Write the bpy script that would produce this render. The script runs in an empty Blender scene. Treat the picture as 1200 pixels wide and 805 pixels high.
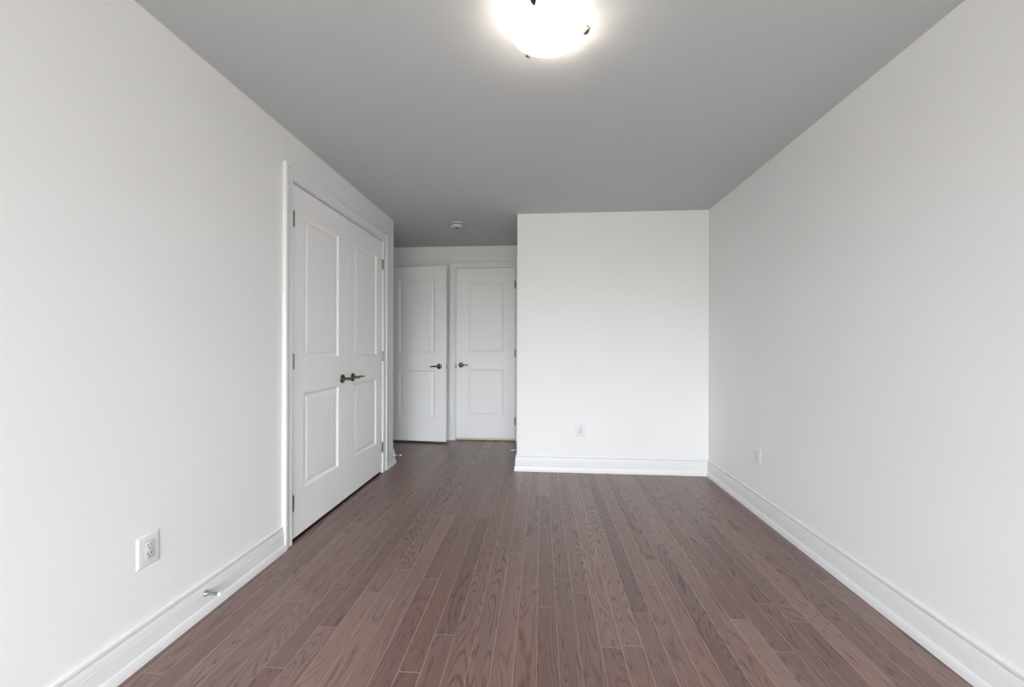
import bpy, bmesh, math, random
from mathutils import Vector, Matrix, Euler

# ------------------------------------------------------------------ camera, world, lights, exposure
scene = bpy.context.scene
COL = scene.collection
scene.view_settings.view_transform = 'Standard'
scene.view_settings.look = 'None'
scene.view_settings.gamma = 1.0
scene.view_settings.use_curve_mapping = False
scene.view_settings.exposure = 0.15

# main planes of the room (metres, X right, Y into the room, Z up, camera above the origin)
XL, XR = -1.486, 1.527          # left and right walls
YB = 3.689                      # wall facing the camera
YC = 3.797                      # end of the left wall
YF = 4.830                      # far wall of the recess
XB = -0.2335                    # left end of the wall facing the camera
XA = -1.912                     # left wall of the recess
YR = -2.20                      # window wall behind the camera
H = 2.44
WT = 0.12

cam_d = bpy.data.cameras.new('camera')
cam_d.sensor_width = 36.0
cam_d.lens = 455.0 / 1200.0 * 36.0
cam_d.shift_y = 3.43 / 1200.0
cam_d.clip_start = 0.02
cam = bpy.data.objects.new('camera', cam_d)
COL.objects.link(cam)
cam.matrix_world = (Matrix.Translation((0, 0, 1.1806)) @ Matrix.Rotation(0.0764, 4, 'Z')
                    @ Matrix.Rotation(math.pi / 2, 4, 'X') @ Matrix.Rotation(0.0025, 4, 'Z'))
scene.camera = cam

world = bpy.data.worlds.new('sky')
scene.world = world
world.use_nodes = True
wn, wl = world.node_tree.nodes, world.node_tree.links
bg = wn['Background']
# overcast sky over a darker street: brightness depends on elevation only
SKY, GROUND = 20.0, 6.0
tcw = wn.new('ShaderNodeTexCoord'); spw = wn.new('ShaderNodeSeparateXYZ'); wl.new(tcw.outputs['Generated'], spw.inputs['Vector'])
mrw = wn.new('ShaderNodeMapRange'); mrw.inputs['From Min'].default_value = -0.03; mrw.inputs['From Max'].default_value = 0.10
mrw.inputs['To Min'].default_value = GROUND; mrw.inputs['To Max'].default_value = SKY
wl.new(spw.outputs['Z'], mrw.inputs['Value']); wl.new(mrw.outputs['Result'], bg.inputs['Strength'])
crw = wn.new('ShaderNodeValToRGB'); wl.new(spw.outputs['Z'], crw.inputs['Fac'])
crw.color_ramp.elements[0].position = 0.0; crw.color_ramp.elements[0].color = (1.0, 0.965, 0.915, 1)
crw.color_ramp.elements[1].position = 0.06; crw.color_ramp.elements[1].color = (0.915, 0.928, 1.0, 1)
wl.new(crw.outputs['Color'], bg.inputs['Color'])

WIN_X0, WIN_X1, WIN_Z0, WIN_Z1 = -1.43, 1.25, 0.42, 2.20
pd = bpy.data.lights.new('window_portal', 'AREA')
pd.shape = 'RECTANGLE'; pd.size = WIN_X1 - WIN_X0; pd.size_y = WIN_Z1 - WIN_Z0
pd.cycles.is_portal = True
po = bpy.data.objects.new('window_portal', pd); COL.objects.link(po)
po.location = ((WIN_X0 + WIN_X1) / 2, YR - 0.125, (WIN_Z0 + WIN_Z1) / 2); po.rotation_euler = (math.radians(90), 0, 0)
BULB_W = 15.0
BULB_C = (1.0, 0.86, 0.73)

# ------------------------------------------------------------------ materials
def new_mat(name):
    m = bpy.data.materials.new(name); m.use_nodes = True
    return m, m.node_tree.nodes, m.node_tree.links, m.node_tree.nodes['Principled BSDF']

def paint(name, col, rough, bump=0.02, scale=350.0, var=0.012):
    m, N, L, b = new_mat(name)
    g = N.new('ShaderNodeNewGeometry')
    n1 = N.new('ShaderNodeTexNoise'); n1.inputs['Scale'].default_value = 1.3; n1.inputs['Detail'].default_value = 3
    L.new(g.outputs['Position'], n1.inputs['Vector'])
    r = N.new('ShaderNodeValToRGB')
    r.color_ramp.elements[0].color = tuple(c * (1 - var) for c in col) + (1,)
    r.color_ramp.elements[1].color = tuple(min(1, c * (1 + var)) for c in col) + (1,)
    r.color_ramp.elements[0].position = 0.3; r.color_ramp.elements[1].position = 0.7
    L.new(n1.outputs['Fac'], r.inputs['Fac']); L.new(r.outputs['Color'], b.inputs['Base Color'])
    b.inputs['Roughness'].default_value = rough
    n2 = N.new('ShaderNodeTexNoise'); n2.inputs['Scale'].default_value = scale; n2.inputs['Detail'].default_value = 2
    L.new(g.outputs['Position'], n2.inputs['Vector'])
    bp = N.new('ShaderNodeBump'); bp.inputs['Strength'].default_value = bump; bp.inputs['Distance'].default_value = 0.001
    L.new(n2.outputs['Fac'], bp.inputs['Height']); L.new(bp.outputs['Normal'], b.inputs['Normal'])
    return m

def metal(name, col, rough, scale=60.0):
    m, N, L, b = new_mat(name)
    g = N.new('ShaderNodeTexCoord')
    n = N.new('ShaderNodeTexNoise'); n.inputs['Scale'].default_value = scale
    L.new(g.outputs['Object'], n.inputs['Vector'])
    mr = N.new('ShaderNodeMapRange'); mr.inputs['To Min'].default_value = rough * 0.85; mr.inputs['To Max'].default_value = rough * 1.2
    L.new(n.outputs['Fac'], mr.inputs['Value']); L.new(mr.outputs['Result'], b.inputs['Roughness'])
    b.inputs['Base Color'].default_value = col + (1,); b.inputs['Metallic'].default_value = 1.0
    return m

M_WALL = paint('wall_paint', (0.865, 0.863, 0.857), 0.75)
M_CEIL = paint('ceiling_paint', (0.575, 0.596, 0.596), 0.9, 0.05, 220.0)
M_TRIM = paint('trim_paint', (0.845, 0.845, 0.85), 0.38, 0.006)
M_DOOR = paint('door_paint', (0.95, 0.95, 0.95), 0.42, 0.012, 180.0)
M_PLAST = paint('white_plastic', (0.80, 0.80, 0.805), 0.35, 0.0)
M_RECEPT = paint('outlet_plastic', (0.74, 0.74, 0.745), 0.4, 0.0)
M_DETECT = paint('detector_plastic', (0.60, 0.60, 0.59), 0.45, 0.0)
M_DARK = paint('dark_slot', (0.03, 0.03, 0.03), 0.6, 0.0)
M_GREY = paint('grey_slot', (0.16, 0.16, 0.17), 0.6, 0.0)
M_RUBBER = paint('white_rubber', (0.84, 0.83, 0.80), 0.5, 0.0)
M_HINGE = metal('satin_nickel', (0.26, 0.245, 0.21), 0.34)
M_BRONZE = metal('antique_bronze', (0.165, 0.14, 0.098), 0.17)
M_DKMETAL = metal('dark_metal', (0.05, 0.048, 0.045), 0.5)
M_CHROME = metal('chrome', (0.38, 0.38, 0.385), 0.24)
M_GAP_SHADE = paint('door_gap_shade', (0.022, 0.014, 0.013), 0.6, 0.0)  # near-black colour standing in for shade under the closet doors
M_SWEEP = paint('pale_wood', (0.74, 0.63, 0.50), 0.6, 0.0)

def glass_bowl_mat():
    m, N, L, b = new_mat('lit_frosted_glass')
    N.remove(b)
    out = N['Material Output']
    tc = N.new('ShaderNodeTexCoord')
    n = N.new('ShaderNodeTexNoise'); n.inputs['Scale'].default_value = 9.0; n.inputs['Detail'].default_value = 4; n.inputs['Distortion'].default_value = 1.2
    L.new(tc.outputs['Object'], n.inputs['Vector'])
    r = N.new('ShaderNodeValToRGB')
    r.color_ramp.elements[0].color = (0.17, 0.163, 0.15, 1); r.color_ramp.elements[0].position = 0.35
    r.color_ramp.elements[1].color = (0.27, 0.264, 0.25, 1); r.color_ramp.elements[1].position = 0.65
    L.new(n.outputs['Fac'], r.inputs['Fac'])
    tr = N.new('ShaderNodeBsdfTranslucent'); L.new(r.outputs['Color'], tr.inputs['Color'])
    gl = N.new('ShaderNodeBsdfPrincipled'); gl.inputs['Roughness'].default_value = 0.25
    L.new(r.outputs['Color'], gl.inputs['Base Color'])
    mx = N.new('ShaderNodeMixShader'); mx.inputs['Fac'].default_value = 0.7
    L.new(tr.outputs[0], mx.inputs[1]); L.new(gl.outputs[0], mx.inputs[2])
    em = N.new('ShaderNodeEmission'); em.inputs['Color'].default_value = (1.0, 0.965, 0.915, 1); em.inputs['Strength'].default_value = 0.82
    ad = N.new('ShaderNodeAddShader'); L.new(mx.outputs[0], ad.inputs[0]); L.new(em.outputs[0], ad.inputs[1])
    L.new(ad.outputs[0], out.inputs['Surface'])
    return m
M_BOWL = glass_bowl_mat()

def emit_mat(name, col, s):
    m, N, L, b = new_mat(name)
    b.inputs['Base Color'].default_value = (0.9, 0.9, 0.9, 1)
    b.inputs['Emission Color'].default_value = col + (1,)
    b.inputs['Emission Strength'].default_value = s
    return m
M_BULB = emit_mat('lit_bulb', (1.0, 0.95, 0.87), 3.0)

def pane_mat():
    m, N, L, b = new_mat('window_glass')
    t = N.new('ShaderNodeBsdfTransparent'); t.inputs['Color'].default_value = (0.95, 0.97, 0.96, 1)
    mx = N.new('ShaderNodeMixShader'); mx.inputs['Fac'].default_value = 0.06
    b.inputs['Roughness'].default_value = 0.02
    L.new(t.outputs[0], mx.inputs[1]); L.new(b.outputs[0], mx.inputs[2]); L.new(mx.outputs[0], N['Material Output'].inputs['Surface'])
    return m
M_PANE = pane_mat()

def floor_mat():
    m, N, L, b = new_mat('stained_oak_planks')
    def node(t, **kw):
        n = N.new(t)
        for k, v in kw.items(): setattr(n, k, v)
        return n
    def math_(op, a, b_=None, clamp=False):
        n = node('ShaderNodeMath', operation=op); n.use_clamp = clamp
        for i, v in enumerate((a, b_)):
            if v is None: continue
            if isinstance(v, (int, float)): n.inputs[i].default_value = v
            else: L.new(v, n.inputs[i])
        return n.outputs[0]
    geo = node('ShaderNodeNewGeometry')
    at = node('ShaderNodeAttribute', attribute_name='plank')
    sep = node('ShaderNodeSeparateColor'); L.new(at.outputs['Color'], sep.inputs['Color'])
    tone, seed, edge = sep.outputs['Red'], sep.outputs['Green'], sep.outputs['Blue']
    xyz = node('ShaderNodeSeparateXYZ'); L.new(geo.outputs['Position'], xyz.inputs['Vector'])
    X, Y = xyz.outputs['X'], xyz.outputs['Y']
    sx = math_('MULTIPLY', seed, 37.0)
    sy = math_('MULTIPLY', seed, 91.0)
    def vec(a, c, z):
        n = node('ShaderNodeCombineXYZ')
        for i, v in enumerate((a, c, z)):
            if isinstance(v, (int, float)): n.inputs[i].default_value = v
            else: L.new(v, n.inputs[i])
        return n.outputs[0]
    def noise(v, scale, detail=2, rough=0.5, dist=0.0):
        n = node('ShaderNodeTexNoise'); n.inputs['Scale'].default_value = scale
        n.inputs['Detail'].default_value = detail; n.inputs['Roughness'].default_value = rough
        n.inputs['Distortion'].default_value = dist
        L.new(v, n.inputs['Vector']); return n.outputs['Fac']
    # growth rings: contours of a field stretched along the plank make the cathedral figure
    cx = math_('ADD', math_('MULTIPLY', X, 9.0), sx)
    cy = math_('ADD', math_('MULTIPLY', Y, 0.95), sy)
    field = noise(vec(cx, cy, seed), 1.0, 1.2, 0.45)
    wob = noise(vec(math_('MULTIPLY', X, 60.0), math_('ADD', math_('MULTIPLY', Y, 9.0), sy), seed), 1.0, 3, 0.6)
    fr = math_('ADD', math_('MULTIPLY', field, 26.0), math_('MULTIPLY', wob, 0.8))
    ring = math_('FRACT', fr)
    rr = node('ShaderNodeValToRGB'); L.new(ring, rr.inputs['Fac'])
    cr = rr.color_ramp; cr.interpolation = 'EASE'
    cr.elements[0].position = 0.0; cr.elements[0].color = (1, 1, 1, 1)
    cr.elements[1].position = 0.26; cr.elements[1].color = (0.10, 0.10, 0.10, 1)
    e = cr.elements.new(0.72); e.color = (0.0, 0.0, 0.0, 1)
    e = cr.elements.new(1.0); e.color = (0.55, 0.55, 0.55, 1)
    # open pores: short dark dashes along the plank
    pore = noise(vec(math_('ADD', math_('MULTIPLY', X, 420.0), sx), math_('MULTIPLY', Y, 16.0), seed), 1.0, 2, 0.6)
    pr = node('ShaderNodeMapRange'); pr.inputs['From Min'].default_value = 0.47; pr.inputs['From Max'].default_value = 0.68
    L.new(pore, pr.inputs['Value'])
    strk = noise(vec(math_('ADD', math_('MULTIPLY', X, 110.0), sx), math_('MULTIPLY', Y, 3.0), seed), 1.0, 3, 0.6)
    sr = node('ShaderNodeMapRange'); sr.inputs['From Min'].default_value = 0.35; sr.inputs['From Max'].default_value = 0.7
    L.new(strk, sr.inputs['Value'])
    # how strongly a plank is figured
    fig = node('ShaderNodeMapRange'); fig.inputs['To Min'].default_value = 0.45; fig.inputs['To Max'].default_value = 1.0
    L.new(math_('FRACT', math_('MULTIPLY', seed, 7.31)), fig.inputs['Value'])
    ringw = math_('MULTIPLY', math_('MULTIPLY', rr.outputs['Color'], fig.outputs['Result']),
                  math_('ADD', math_('MULTIPLY', pr.outputs['Result'], 0.45), 0.60))
    dark = math_('ADD', math_('MULTIPLY', ringw, 0.95), math_('ADD', math_('MULTIPLY', pr.outputs['Result'], 0.20), math_('MULTIPLY', sr.outputs['Result'], 0.14)), True)
    base = node('ShaderNodeValToRGB'); L.new(tone, base.inputs['Fac'])
    br = base.color_ramp
    br.elements[0].position = 0.0; br.elements[0].color = (0.138, 0.080, 0.069, 1)
    br.elements[1].position = 1.0; br.elements[1].color = (0.318, 0.208, 0.178, 1)
    e = br.elements.new(0.5); e.color = (0.210, 0.128, 0.109, 1)
    # slight red or grey cast from plank to plank and along each plank
    hue = node('ShaderNodeMix', data_type='RGBA', blend_type='MULTIPLY')
    cast = node('ShaderNodeValToRGB'); cc = cast.color_ramp
    cc.elements[0].position = 0.30; cc.elements[0].color = (0.97, 1.0, 1.03, 1)
    cc.elements[1].position = 0.75; cc.elements[1].color = (1.07, 0.96, 0.94, 1)
    L.new(noise(vec(math_('ADD', math_('MULTIPLY', X, 3.0), sx), math_('MULTIPLY', Y, 1.2), seed), 1.0, 2), cast.inputs['Fac'])
    hue.inputs['Factor'].default_value = 1.0
    L.new(base.outputs['Color'], hue.inputs['A']); L.new(cast.outputs['Color'], hue.inputs['B'])
    mixd = node('ShaderNodeMix', data_type='RGBA')
    L.new(dark, mixd.inputs['Factor']); L.new(hue.outputs['Result'], mixd.inputs['A'])
    mixd.inputs['B'].default_value = (0.036, 0.018, 0.016, 1)
    mixe = node('ShaderNodeMix', data_type='RGBA')
    L.new(edge, mixe.inputs['Factor']); L.new(mixd.outputs['Result'], mixe.inputs['A'])
    mixe.inputs['B'].default_value = (0.46, 0.36, 0.31, 1)
    L.new(mixe.outputs['Result'], b.inputs['Base Color'])
    rg = node('ShaderNodeMapRange'); rg.inputs['To Min'].default_value = 0.30; rg.inputs['To Max'].default_value = 0.45
    L.new(dark, rg.inputs['Value']); L.new(rg.outputs['Result'], b.inputs['Roughness'])
    b.inputs['Specular IOR Level'].default_value = 0.75
    bp = node('ShaderNodeBump'); bp.inputs['Strength'].default_value = 0.25; bp.inputs['Distance'].default_value = 0.0006
    bp.invert = True
    L.new(dark, bp.inputs['Height']); L.new(bp.outputs['Normal'], b.inputs['Normal'])
    return m
M_FLOOR = floor_mat()

# ------------------------------------------------------------------ helpers
def obj(name, bm, mat, parent=None, smooth=False, loc=None):
    me = bpy.data.meshes.new(name)
    bmesh.ops.recalc_face_normals(bm, faces=bm.faces)
    bm.to_mesh(me); bm.free()
    me.materials.append(mat)
    if smooth:
        me.polygons.foreach_set('use_smooth', [True] * len(me.polygons))
        me.set_sharp_from_angle(angle=math.radians(38))
    o = bpy.data.objects.new(name, me); COL.objects.link(o)
    if parent: o.parent = parent
    if loc: o.location = loc
    return o

def empty(name, loc, rotz=0.0):
    o = bpy.data.objects.new(name, None); COL.objects.link(o)
    o.empty_display_size = 0.05
    o.location = loc; o.rotation_euler = (0, 0, rotz)
    return o

def thing(o, label, cat, group=None):
    o['label'] = label; o['category'] = cat
    if group: o['group'] = group
    return o

def structure(o, label=None, cat=None):
    o['kind'] = 'structure'
    if label: o['label'] = label
    if cat: o['category'] = cat
    return o

def add_box(bm, x0, x1, y0, y1, z0, z1):
    v = [bm.verts.new((x, y, z)) for x in (x0, x1) for y in (y0, y1) for z in (z0, z1)]
    for f in ((0, 1, 3, 2), (4, 6, 7, 5), (0, 4, 5, 1), (2, 3, 7, 6), (0, 2, 6, 4), (1, 5, 7, 3)):
        bm.faces.new([v[i] for i in f])

def box(*a):
    bm = bmesh.new(); add_box(bm, *a); return bm

def add_lathe(bm, prof, n=32, mat=Matrix(), cap0=True, cap1=True):
    """prof: (radius, z) pairs, turned about local Z, then moved by mat"""
    rings = []
    for r, z in prof:
        rings.append([bm.verts.new(mat @ Vector((r * math.cos(2 * math.pi * i / n), r * math.sin(2 * math.pi * i / n), z))) for i in range(n)])
    for a, b_ in zip(rings, rings[1:]):
        for i in range(n):
            bm.faces.new((a[i], a[(i + 1) % n], b_[(i + 1) % n], b_[i]))
    if cap0: bm.faces.new(rings[0][::-1])
    if cap1: bm.faces.new(rings[-1])

def add_loft(bm, secs):
    """secs: list of equal-length rings of points; skinned and capped"""
    R = [[bm.verts.new(p) for p in s] for s in secs]
    n = len(R[0])
    for a, b_ in zip(R, R[1:]):
        for i in range(n):
            bm.faces.new((a[i], a[(i + 1) % n], b_[(i + 1) % n], b_[i]))
    bm.faces.new(R[0][::-1]); bm.faces.new(R[-1])

# ------------------------------------------------------------------ structure: floor
random.seed(11)
PW, PX0 = 0.0834, -0.434
JOINTS = {-1: [1.374], 0: [1.564], 5: [1.766], 6: [1.982], 3: [2.221], 1: [1.996], -4: [2.003], -5: [1.806, 2.30],
          -6: [1.568], -7: [1.354], -11: [1.872], 2: [2.54], 9: [1.565, 3.282], 10: [1.759], 11: [1.974], 12: [2.195],
          15: [1.754], 16: [1.58, 2.407], 18: [1.758]}
TONES = {(-4, 2.003): 0.5, (6, 1.982): 0.62}
def build_floor():
    bm = bmesh.new()
    lay = bm.faces.layers.float_color.new('plank')
    x_lo, x_hi, y_lo, y_hi = -3.1, XR + WT, YR - WT, YF + WT
    k0 = math.floor((x_lo - PX0) / PW); k1 = math.ceil((x_hi - PX0) / PW)
    e = 0.0014
    for k in range(k0, k1):
        xa, xb = max(x_lo, PX0 + k * PW), min(x_hi, PX0 + (k + 1) * PW)
        js = list(JOINTS.get(k, []))
        if js:
            y = min(js)
            while y > y_lo: y -= random.uniform(0.9, 1.7); js.append(y)
            y = max(js)
        else:
            y = y_lo - random.uniform(0.0, 0.8); js.append(y)
            y += 0
        while y < y_hi: y += random.uniform(1.0, 2.2); js.append(y)
        js = sorted(set(js))
        cuts = [y_lo] + [q for q in js if y_lo + 0.1 < q < y_hi - 0.1] + [y_hi]
        for ya, yb in zip(cuts, cuts[1:]):
            tone, seed = min(1, max(0.22, random.gauss(0.52, 0.15))), random.random()
            o4 = [(xa, ya), (xb, ya), (xb, yb), (xa, yb)]
            i4 = [(xa + e, ya + e), (xb - e, ya + e), (xb - e, yb - e), (xa + e, yb - e)]
            vo = [bm.verts.new((p[0], p[1], -0.0006)) for p in o4]
            vi = [bm.verts.new((p[0], p[1], 0.0)) for p in i4]
            f = bm.faces.new(vi); f[lay] = (tone, seed, 0.0, 1)
            for i in range(4):
                f = bm.faces.new((vo[i], vo[(i + 1) % 4], vi[(i + 1) % 4], vi[i]))
                f[lay] = (tone, seed, 0.38 + 0.25 * random.random(), 1)
    # slab underneath
    add_box(bm, x_lo, x_hi, y_lo, y_hi, -0.10, -0.0010)
    return obj('floor', bm, M_FLOOR)
structure(build_floor())

# ------------------------------------------------------------------ structure: walls and ceiling
def wall(name, *boxes, mat=None):
    bm = bmesh.new()
    for b_ in boxes: add_box(bm, *b_)
    return structure(obj(name, bm, mat or M_WALL))

DOOR_T, DOOR_B = 2.1535, 0.022
CY0, CY1 = 2.212, 3.516         # closet slab edges
FX0, FX1 = -1.075, -0.332       # closed far door
EY0, EY1 = 3.925, 4.680         # entrance opening in recess left wall
G = 0.004                       # gap slab / jamb
JT = 0.02                       # jamb thickness
GT = 0.007                      # gap above the slab
HEAD = DOOR_T + GT + JT + 0.05

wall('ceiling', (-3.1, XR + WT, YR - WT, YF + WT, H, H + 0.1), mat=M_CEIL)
CX = -2.06
wall('wall_left',
     (XL - WT, XL, YR - WT, CY0 - G - JT, 0, H), (XL - WT, XL, CY1 + G + JT, YC, 0, H),
     (XL - WT, XL, CY0 - G - JT, CY1 + G + JT, HEAD, H))
wall('wall_closet', (CX, XL - WT, YC - WT, YC, 0, H), (CX, XL - WT, CY0 - 0.2, CY0 - 0.1, 0, H),
     (CX - 0.08, CX, CY0 - 0.2, YC, 0, H))
wall('wall_right', (XR, XR + WT, YR - WT, YB, 0, H))
wall('wall_front', (XB, XR + WT, YB, YB + WT, 0, H), (XB, XB + WT, YB + WT, YF + WT, 0, H))
wall('wall_far', (XA - WT, FX0 - G - JT, YF, YF + WT, 0, H), (FX1 + G + JT, XB, YF, YF + WT, 0, H),
     (FX0 - G - JT, FX1 + G + JT, YF, YF + WT, HEAD, H), (FX0 - G - JT, FX1 + G + JT, YF + 0.06, YF + WT, 0, HEAD))
wall('wall_recess', (XA - WT, XA, YC, EY0 - G - JT, 0, H), (XA - WT, XA, EY1 + G + JT, YF, 0, H),
     (XA - WT, XA, EY0 - G - JT, EY1 + G + JT, HEAD, H))
wall('wall_hall', (-3.1, XA - WT, YF, YF + WT, 0, H), (-3.1, -3.0, YC - WT, YF, 0, H), (-3.1, CX - 0.08, YC - WT, YC, 0, H))
wall('wall_rear', (XL, WIN_X0, YR - WT, YR, 0, H), (WIN_X1, XR, YR - WT, YR, 0, H),
     (WIN_X0, WIN_X1, YR - WT, YR, 0, WIN_Z0), (WIN_X0, WIN_X1, YR - WT, YR, WIN_Z1, H))
win = structure(empty('window_1', ((WIN_X0 + WIN_X1) / 2, YR - 0.06, WIN_Z0)))
def build_window():
    w = (WIN_X1 - WIN_X0) / 2; h = WIN_Z1 - WIN_Z0; f = 0.045
    bm = bmesh.new()
    add_box(bm, -w, w, -0.03, 0.03, 0, f); add_box(bm, -w, w, -0.03, 0.03, h - f, h)
    add_box(bm, -w, -w + f, -0.03, 0.03, f, h - f); add_box(bm, w - f, w, -0.03, 0.03, f, h - f)
    add_box(bm, -f / 2, f / 2, -0.03, 0.03, f, h - f)
    obj('window_frame', bm, M_TRIM, win)
    bm = bmesh.new()
    add_box(bm, -w + f, -f / 2, -0.004, 0.004, f, h - f); add_box(bm, f / 2, w - f, -0.004, 0.004, f, h - f)
    obj('pane', bm, M_PANE, win)
build_window()

# ------------------------------------------------------------------ trim: baseboards
BASE = [(0, 0), (0.0, 0.148), (0.0060, 0.148), (0.0088, 0.1465), (0.0094, 0.143), (0.0094, 0.1325), (0.0080, 0.1305), (0.0062, 0.1295), (0.0062, 0.1190),
        (0.0098, 0.1190), (0.0098, 0.1275), (0.0106, 0.1275), (0.0120, 0.121), (0.0130, 0.112), (0.0134, 0.1010), (0.0134, 0.0920), (0.0152, 0.0920), (0.0152, 0.0985), (0.0160, 0.0975),
        (0.0160, 0.042), (0.0182, 0.042), (0.0208, 0.036), (0.0228, 0.026), (0.024, 0.014), (0.024, 0.0)]
def baseboard(name, a, b_, nrm, ma=0, mb=0):
    """profile run from a to b (xy) with outward normal nrm; ma/mb mitre: +1 outside corner, -1 inside corner"""
    a, b_, nrm = Vector(a), Vector(b_), Vector(nrm)
    d = (b_ - a).normalized()
    bm = bmesh.new()
    secs = []
    for p, m in ((a, -ma), (b_, mb)):
        secs.append([Vector((*(p + nrm * (t + 0.0002) + d * (m * t)), z)) for t, z in BASE])
    add_loft(bm, secs)
    return structure(obj(name, bm, M_TRIM, smooth=True))
CW, RV = 0.078, 0.006            # casing width, reveal
cl0, cl1 = CY0 - G - RV, CY1 + G + RV
ca0, ca1 = FX0 - G - RV, FX1 + G + RV
en0, en1 = EY0 - G - RV, EY1 + G + RV
baseboard('baseboard_left', (XL, YR), (XL, cl0 - CW), (1, 0), -1, 0)
baseboard('baseboard_corner', (XL, cl1 + CW), (XL, YC), (1, 0), 0, 1)
baseboard('baseboard_return', (XL, YC), (XA, YC), (0, 1), 1, -1)
baseboard('baseboard_far', (XA, YF), (ca0 - CW, YF), (0, -1), -1, 0)
baseboard('baseboard_recess', (XB, YF), (XB, YB), (-1, 0), 0, 1)
baseboard('baseboard_front', (XB, YB), (XR, YB), (0, -1), 1, -1)
baseboard('baseboard_right', (XR, YB), (XR, YR), (-1, 0), -1, -1)
baseboard('baseboard_rear', (XL, YR), (XR, YR), (0, 1), -1, -1)

# ------------------------------------------------------------------ trim: door casings with their jambs
CAS = [(0.0, 0.0), (0.0, 0.0095), (0.004, 0.0125), (0.010, 0.0125), (0.014, 0.0105), (0.040, 0.0125), (0.0565, 0.0150),
       (0.0585, 0.0195), (0.061, 0.022), (0.075, 0.022), (0.078, 0.020), (0.078, 0.0)]
def casing(name, mapf, a0, a1, top, jamb_d, w_right=None):
    """mapf(a, t, z): a along the wall, t out of the wall"""
    bm = bmesh.new()
    secs = [[], [], [], []]
    for u, t in CAS:
        ur = min(u, w_right) if w_right else u
        t2 = t + 0.0002
        secs[0].append(mapf(a0 - u, t2, 0)); secs[1].append(mapf(a0 - u, t2, top + u))
        secs[2].append(mapf(a1 + ur, t2, top + u)); secs[3].append(mapf(a1 + ur, t2, 0))
    add_loft(bm, secs)
    root = structure(obj(name, bm, M_TRIM, smooth=True))
    bm = bmesh.new()
    for (p0, p1, z0, z1, dd) in ((a0 - JT + RV, a0 + RV, 0, top - RV, jamb_d), (a1 - RV, a1 + JT - RV, 0, top - RV, jamb_d), (a0 - JT + RV, a1 + JT - RV, top - RV, top + JT - RV, 0.004)):
        c = [mapf(p, t, z) for p in (p0, p1) for t in (-dd, 0.0) for z in (z0, z1)]
        v = [bm.verts.new(q) for q in c]
        for f in ((0, 1, 3, 2), (4, 6, 7, 5), (0, 4, 5, 1), (2, 3, 7, 6), (0, 2, 6, 4), (1, 5, 7, 3)):
            bm.faces.new([v[i] for i in f])
    obj('jamb', bm, M_TRIM, root)
    # stop strip behind the slab
    bm = bmesh.new()
    for (p0, p1, z0, z1) in ((a0 + RV, a0 + RV + 0.012, 0, top - RV), (a1 - RV - 0.012, a1 - RV, 0, top - RV)):
        c = [mapf(p, t, z) for p in (p0, p1) for t in (-0.052, -0.040) for z in (z0, z1)]
        v = [bm.verts.new(q) for q in c]
        for f in ((0, 1, 3, 2), (4, 6, 7, 5), (0, 4, 5, 1), (2, 3, 7, 6), (0, 2, 6, 4), (1, 5, 7, 3)):
            bm.faces.new([v[i] for i in f])
    obj('door_stop_strip', bm, M_TRIM, root)
    return root
TOP = DOOR_T + GT + RV
map_left = lambda a, t, z: Vector((XL + t, a, z))
map_far = lambda a, t, z: Vector((a, YF - t, z))
map_rec = lambda a, t, z: Vector((XA + t, a, z))
trim_closet = casing('trim_1', map_left, cl0, cl1, TOP, WT)
trim_far = casing('trim_2', map_far, ca0, ca1, TOP, 0.06)
trim_entry = casing('trim_3', map_rec, en0, en1, TOP, WT)

# added near-black strip: paints in the shade of the gap under the closet doors
structure(obj('gap_shade_strip', box(XL - WT, XL - 0.001, CY0 - G, CY1 + G, 0.0003, 0.0035), M_GAP_SHADE))

# ------------------------------------------------------------------ doors
PZ = [0.270, 0.868, 1.075, 1.972]   # panel edges above the slab's bottom edge
DT = 0.035
def slab_bm(w, h, stile):
    """moulded two-panel slab; x across, front face at y=0 looking to -y, z up"""
    bm = bmesh.new()
    xs = [0, stile, w - stile, w]; zs = [0] + PZ + [h]
    for face in (0, 1):
        y0, s = (0.0, 1.0) if face == 0 else (DT, -1.0)
        for i in range(3):
            for j in range(5):
                x0, x1, z0, z1 = xs[i], xs[i + 1], zs[j], zs[j + 1]
                if i == 1 and j in (1, 3):
                    rings = []
                    for ins, dep in ((0, 0), (0.005, 0.0012), (0.015, 0.0090), (0.021, 0.0115), (0.027, 0.0115), (0.041, 0.0062), (0.047, 0.0052)):
                        rings.append([bm.verts.new((x, y0 + s * dep, z)) for x, z in ((x0 + ins, z0 + ins), (x1 - ins, z0 + ins), (x1 - ins, z1 - ins), (x0 + ins, z1 - ins))])
                    for a, b_ in zip(rings, rings[1:]):
                        for q in range(4): bm.faces.new((a[q], a[(q + 1) % 4], b_[(q + 1) % 4], b_[q]))
                    bm.faces.new(rings[-1])
                else:
                    bm.faces.new([bm.verts.new((x, y0, z)) for x, z in ((x0, z0), (x1, z0), (x1, z1), (x0, z1))])
    for i in range(3):
        for z in (0, h):
            bm.faces.new([bm.verts.new(p) for p in ((xs[i], 0, z), (xs[i + 1], 0, z), (xs[i + 1], DT, z), (xs[i], DT, z))])
    for j in range(5):
        for x in (0, w):
            bm.faces.new([bm.verts.new(p) for p in ((x, 0, zs[j]), (x, 0, zs[j + 1]), (x, DT, zs[j + 1]), (x, DT, zs[j]))])
    bmesh.ops.remove_doubles(bm, verts=bm.verts, dist=1e-5)
    return bm

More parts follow.
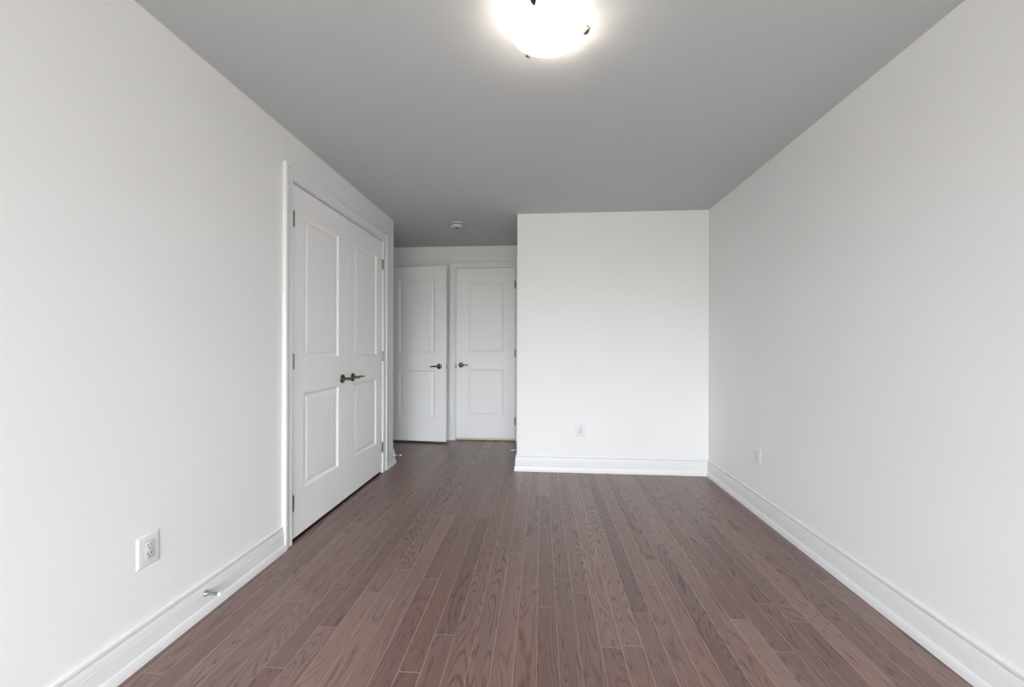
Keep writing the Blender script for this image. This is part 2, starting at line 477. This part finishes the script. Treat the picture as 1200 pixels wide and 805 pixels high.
def hinge(parent, x, z, y=-0.0035):
    bm = bmesh.new()
    hh = 0.089
    for k in range(5):
        z0 = -hh / 2 + k * hh / 5
        add_lathe(bm, [(0.0105, z0 + 0.0006), (0.0105, z0 + hh / 5 - 0.0006)], 14, Matrix.Translation((x, y, z)))
    add_lathe(bm, [(0.0060, -hh / 2 - 0.004), (0.0092, -hh / 2 - 0.001), (0.0075, -hh / 2), (0.0075, hh / 2), (0.0092, hh / 2 + 0.001), (0.0060, hh / 2 + 0.004)], 14, Matrix.Translation((x, y, z)))
    return obj('hinge', bm, M_HINGE, parent, smooth=True)

def lever(parent, x, z, direc, side=-1, length=0.098):
    """lever handle on the face at side -1 (front, y=0) or +1 (back, y=DT), lever pointing along direc*x"""
    y0 = 0.0 if side < 0 else DT
    out = Matrix.Translation((x, y0, z)) @ Matrix.Rotation(math.pi / 2 if side < 0 else -math.pi / 2, 4, 'X')
    bm = bmesh.new()
    add_lathe(bm, [(0.0325, 0.0), (0.0325, 0.004), (0.030, 0.008), (0.024, 0.0105), (0.015, 0.0115)], 36, out)
    rose = obj('rose', bm, M_BRONZE, None, smooth=True)
    bm = bmesh.new()
    add_lathe(bm, [(0.0125, 0.0112), (0.0105, 0.018), (0.0100, 0.040), (0.0115, 0.047), (0.0115, 0.056), (0.008, 0.0605)], 24, out)
    secs = []
    for u, hw, ht, dz in ((0.000, 0.0095, 0.0065, 0), (0.020, 0.0092, 0.0060, 0.0012), (0.045, 0.0080, 0.0052, 0.002), (0.070, 0.0072, 0.0046, 0.001),
                          (length - 0.008, 0.0070, 0.0042, -0.0015), (length, 0.0050, 0.0028, -0.002)):
        ring = []
        for q in range(12):
            a = 2 * math.pi * q / 12
            ring.append(Vector((x + direc * u, y0 + side * (0.0515 + ht * math.cos(a)), z + dz + hw * math.sin(a))))
        secs.append(ring)
    add_loft(bm, secs)
    o = obj('lever_handle', bm, M_BRONZE, parent, smooth=True)
    rose.parent = o
    return o

def door(name, loc, rotz, w, stile, hinge_side, hz, lever_x, lever_dir, back_lever=False):
    r = structure(empty(name, loc, rotz))
    obj('slab', slab_bm(w, DOOR_T - DOOR_B, stile), M_DOOR, r)
    hx = -0.003 if hinge_side < 0 else w + 0.003
    for z in hz: hinge(r, hx, z - DOOR_B)
    lever(r, lever_x, 0.936 - DOOR_B, lever_dir, -1)
    if back_lever: lever(r, lever_x, 0.936 - DOOR_B, lever_dir, 1)
    return r
HZ = (0.239, 1.088, 1.941)
LW = (CY1 - CY0 - 0.003) / 2
# local +x runs along +Y of the room, local -y looks into the room (+X)
rot_l = math.pi / 2
d1 = door('door_1', (XL, CY0, DOOR_B), rot_l, LW, 0.114, -1, HZ, 2.797 - CY0, -1)
d2 = door('door_2', (XL, CY1 - LW, DOOR_B), rot_l, LW, 0.114, 1, HZ, 2.954 - (CY1 - LW), 1)
d4 = door('door_4', (FX0, YF, DOOR_B + 0.010), 0.0, FX1 - FX0, 0.142, 1, HZ, 0.062, 1)
# entrance door swung open against the far wall
ow = 0.744
ox1, oy1 = -1.155, 4.630
ox0, oy0 = ox1 - ow * math.cos(0.06), oy1 + ow * math.sin(0.06)
d3 = door('door_3', (ox0, oy0, DOOR_B), -0.06, ow, 0.142, -1, HZ, ow - 0.085, -1, True)
obj('latch_plate', box(ow - 0.001, ow + 0.0015, 0.006, 0.029, 0.93 - DOOR_B - 0.028, 0.93 - DOOR_B + 0.028), M_HINGE, d3)
obj('strike_plate', box(FX0 - 0.0100, FX0 + 0.0005, YF - 0.0030, YF + 0.02, 0.905, 0.965), M_DKMETAL, trim_far)
bm = box(0.002, FX1 - FX0 - 0.002, -0.001, DT - 0.002, -0.026, -0.0005)
sw = obj('door_sweep', bm, M_SWEEP, d4); sw['label'] = 'pale wooden strip along the bottom edge of the door'

# ------------------------------------------------------------------ wall outlets
def rrect(w, h, r, n=5):
    pts = []
    for cx, cz, a0 in ((w - r, h - r, 0), (-w + r, h - r, 90), (-w + r, -h + r, 180), (w - r, -h + r, 270)):
        for i in range(n + 1):
            a = math.radians(a0 + 90 * i / n); pts.append((cx + r * math.cos(a), cz + r * math.sin(a)))
    return pts
def make_outlet(loc, rotz, label):
    """front looks along local -y"""
    root = thing(empty('wall_outlet', loc, rotz), label, 'outlet', 'white wall outlets in the room')
    bm = bmesh.new()
    add_loft(bm, [[Vector((x, -y, z)) for x, z in rrect(w, h, r)] for w, h, r, y in
                  ((0.0440, 0.0610, 0.003, 0.0004), (0.0440, 0.0610, 0.003, 0.0012), (0.0375, 0.0545, 0.003, 0.0042), (0.0350, 0.0520, 0.003, 0.0048))])
    obj('cover_plate', bm, M_PLAST, root, smooth=True)
    bm = bmesh.new()
    add_loft(bm, [[Vector((x, -y, z)) for x, z in rrect(w, h, r)] for w, h, r, y in
                  ((0.0166, 0.0335, 0.002, 0.0050), (0.0166, 0.0335, 0.002, 0.0066), (0.0158, 0.0327, 0.002, 0.0072))])
    rec = obj('receptacle', bm, M_RECEPT, root, smooth=True)
    for s in (1, -1):
        cz = s * 0.0165
        for x, hh in ((-0.0064, 0.0040), (0.0064, 0.0034)):
            obj('slot', box(x - 0.0011, x + 0.0011, -0.0076, -0.0070, cz + 0.0035 - hh, cz + 0.0035 + hh), M_DARK, rec)
        bm = bmesh.new()
        add_lathe(bm, [(0.0024, 0.0070), (0.0024, 0.0076)], 16, Matrix.Translation((0, 0, cz - 0.0085)) @ Matrix.Rotation(math.pi / 2, 4, 'X'))
        obj('ground_hole', bm, M_DARK, rec)
    obj('gap', box(-0.0172, 0.0172, -0.0056, -0.0046, -0.0341, 0.0341), M_GREY, rec)
    return root
make_outlet((XL, 1.362, 0.407), math.pi / 2, 'white duplex wall outlet low on the left wall, nearest to the camera')
make_outlet((0.366, YB, 0.398), 0.0, 'white wall outlet low on the short wall facing the camera')
make_outlet((XR, 2.872, 0.413), -math.pi / 2, 'white wall outlet low on the right-hand wall')

# ------------------------------------------------------------------ door stops on the baseboards
def make_stop(loc, rotz, label, mat=M_CHROME, length=0.075):
    """sticks out along local -y"""
    root = thing(empty('door_stop', loc, rotz), label, 'door stop', 'rigid door stops on the baseboards')
    R = Matrix.Rotation(math.pi / 2, 4, 'X')
    bm = bmesh.new()
    add_lathe(bm, [(0.0125, 0.0), (0.0125, 0.0025), (0.0105, 0.006), (0.0085, 0.013), (0.0070, 0.022), (0.0062, 0.032), (0.0062, length - 0.014)], 24, R)
    obj('shaft', bm, mat, root, smooth=True)
    bm = bmesh.new()
    add_lathe(bm, [(0.0072, length - 0.0138), (0.0078, length - 0.011), (0.0078, length - 0.002), (0.0060, length)], 20, R)
    obj('rubber_tip', bm, M_RUBBER, root, smooth=True)
    return root
make_stop((XL + 0.0154, 1.598, 0.093), math.pi / 2, 'chrome door stop on the long left baseboard, nearest to the camera')
make_stop((XL + 0.0154, 3.783, 0.092), math.pi / 2, 'small door stop at the wall corner just past the closet doors')
make_stop((XB - 0.0154, 4.16, 0.066), -math.pi / 2, 'small door stop peeking out from behind the short wall beside the closed far door', M_CHROME, 0.078)

# ------------------------------------------------------------------ smoke detector
def make_detector():
    root = thing(empty('smoke_detector', (-0.868, 3.925, H)), 'round white smoke detector on the ceiling in front of the far doors', 'smoke detector')
    bm = bmesh.new()
    add_lathe(bm, [(0.0705, -0.0003), (0.0705, -0.012), (0.069, -0.0145), (0.058, -0.0145)], 48)
    obj('mounting_base', bm, M_DETECT, root, smooth=True)
    bm = bmesh.new()
    add_lathe(bm, [(0.060, -0.0140), (0.060, -0.0235)], 48)
    obj('vent_gap', bm, M_DARK, root, smooth=True)
    bm = bmesh.new()
    add_lathe(bm, [(0.058, -0.0232), (0.0685, -0.0232), (0.0690, -0.030), (0.066, -0.040), (0.060, -0.046), (0.048, -0.049), (0.020, -0.050)], 48)
    obj('cover', bm, M_DETECT, root, smooth=True)
    bm = bmesh.new()
    for k in range(-2, 3):
        w = math.sqrt(0.019 ** 2 - (k * 0.007) ** 2)
        add_box(bm, -w, w, k * 0.007 - 0.0022, k * 0.007 + 0.0022, -0.0512, -0.0499)
    obj('grille', bm, M_DARK, root)
    return root
make_detector()

# ------------------------------------------------------------------ ceiling light
def make_ceiling_light():
    cx, cy = 0.0203, 1.483
    root = thing(empty('ceiling_light', (cx, cy, H)), 'lit flush ceiling light with frosted glass bowl held by three bronze clips', 'ceiling light')
    bm = bmesh.new()
    add_lathe(bm, [(0.062, -0.0003), (0.062, -0.012), (0.055, -0.018), (0.012, -0.020)], 40)
    obj('ceiling_pan', bm, M_PLAST, root, smooth=True)
    # bowl: open at the top, with wall thickness
    R0, zr, dep = 0.146, -0.055, 0.055
    RS = (R0 * R0 + dep * dep) / (2 * dep)        # the bowl is a shallow spherical cap
    TH = math.asin(R0 / RS)
    outer, inner = [], []
    for i in range(15):
        a = TH * (1 - i / 14)
        outer.append((max(0.0012, RS * math.sin(a)), zr - dep + RS * (1 - math.cos(a))))
        inner.append((max(0.0010, (RS - 0.005) * math.sin(a)), zr - dep + 0.005 + (RS - 0.005) * (1 - math.cos(a))))
    prof = inner[::-1] + [(R0 - 0.003, zr + 0.003), (R0 - 0.0005, zr + 0.002)] + outer
    bm = bmesh.new(); add_lathe(bm, prof, 64)
    obj('glass_bowl', bm, M_BOWL, root, smooth=True)
    for (px, py) in ((-0.0405, 1.322), (0.158, 1.495), (-0.0567, 1.606)):
        a = math.atan2(py - cy, px - cx)
        rm = Matrix.Rotation(a, 4, 'Z')
        bm = bmesh.new()
        # flat arm from the ceiling pan, ending in a leaf-shaped tongue folded under the rim
        def ring(r, z, hw, ht, t):
            c = math.cos(t); s = math.sin(t)
            return [rm @ Vector((r + dx * c, dy, z + dx * s)) for dx, dy in ((-ht, -hw), (ht, -hw), (ht, hw), (-ht, hw))]
        add_loft(bm, [ring(0.058, -0.012, 0.004, 0.0012, 1.2), ring(0.120, zr + 0.022, 0.004, 0.0012, 1.2), ring(0.153, zr + 0.016, 0.0035, 0.0014, 0.6),
                      ring(0.1585, zr + 0.010, 0.0055, 0.0020, -0.3), ring(0.1570, zr + 0.001, 0.0085, 0.0024, -0.75), ring(0.1500, zr - 0.0055, 0.0095, 0.0024, -0.95),
                      ring(0.1430, zr - 0.0105, 0.0070, 0.0020, -0.95), ring(0.1365, zr - 0.0150, 0.0010, 0.0012, -0.95)])
        obj('clip', bm, M_BRONZE, root)
    for dx, dy in ((-0.062, -0.030), (0.050, 0.066)):
        bm = bmesh.new()
        add_lathe(bm, [(0.010, -0.016), (0.011, -0.036), (0.015, -0.048), (0.019, -0.061), (0.017, -0.073), (0.009, -0.080), (0.002, -0.082)], 24, Matrix.Translation((dx, dy, 0)))
        obj('bulb', bm, M_BULB, root, smooth=True)
        d = bpy.data.lights.new('bulb_light', 'POINT'); d.energy = BULB_W; d.color = BULB_C; d.shadow_soft_size = 0.022
        lo = bpy.data.objects.new('bulb_light', d); COL.objects.link(lo)
        lo.parent = root; lo.location = (dx, dy, -0.061)
    return root
make_ceiling_light()

# ------------------------------------------------------------------ which door is which
for o, l in ((d1, 'nearer leaf of the white two-panel closet double doors on the left wall'),
             (d2, 'farther leaf of the white two-panel closet double doors on the left wall'),
             (d3, 'white two-panel door standing open at the end of the recess'),
             (d4, 'closed white two-panel door in the far wall beside the short wall')):
    o['label'] = l; o['category'] = 'door'
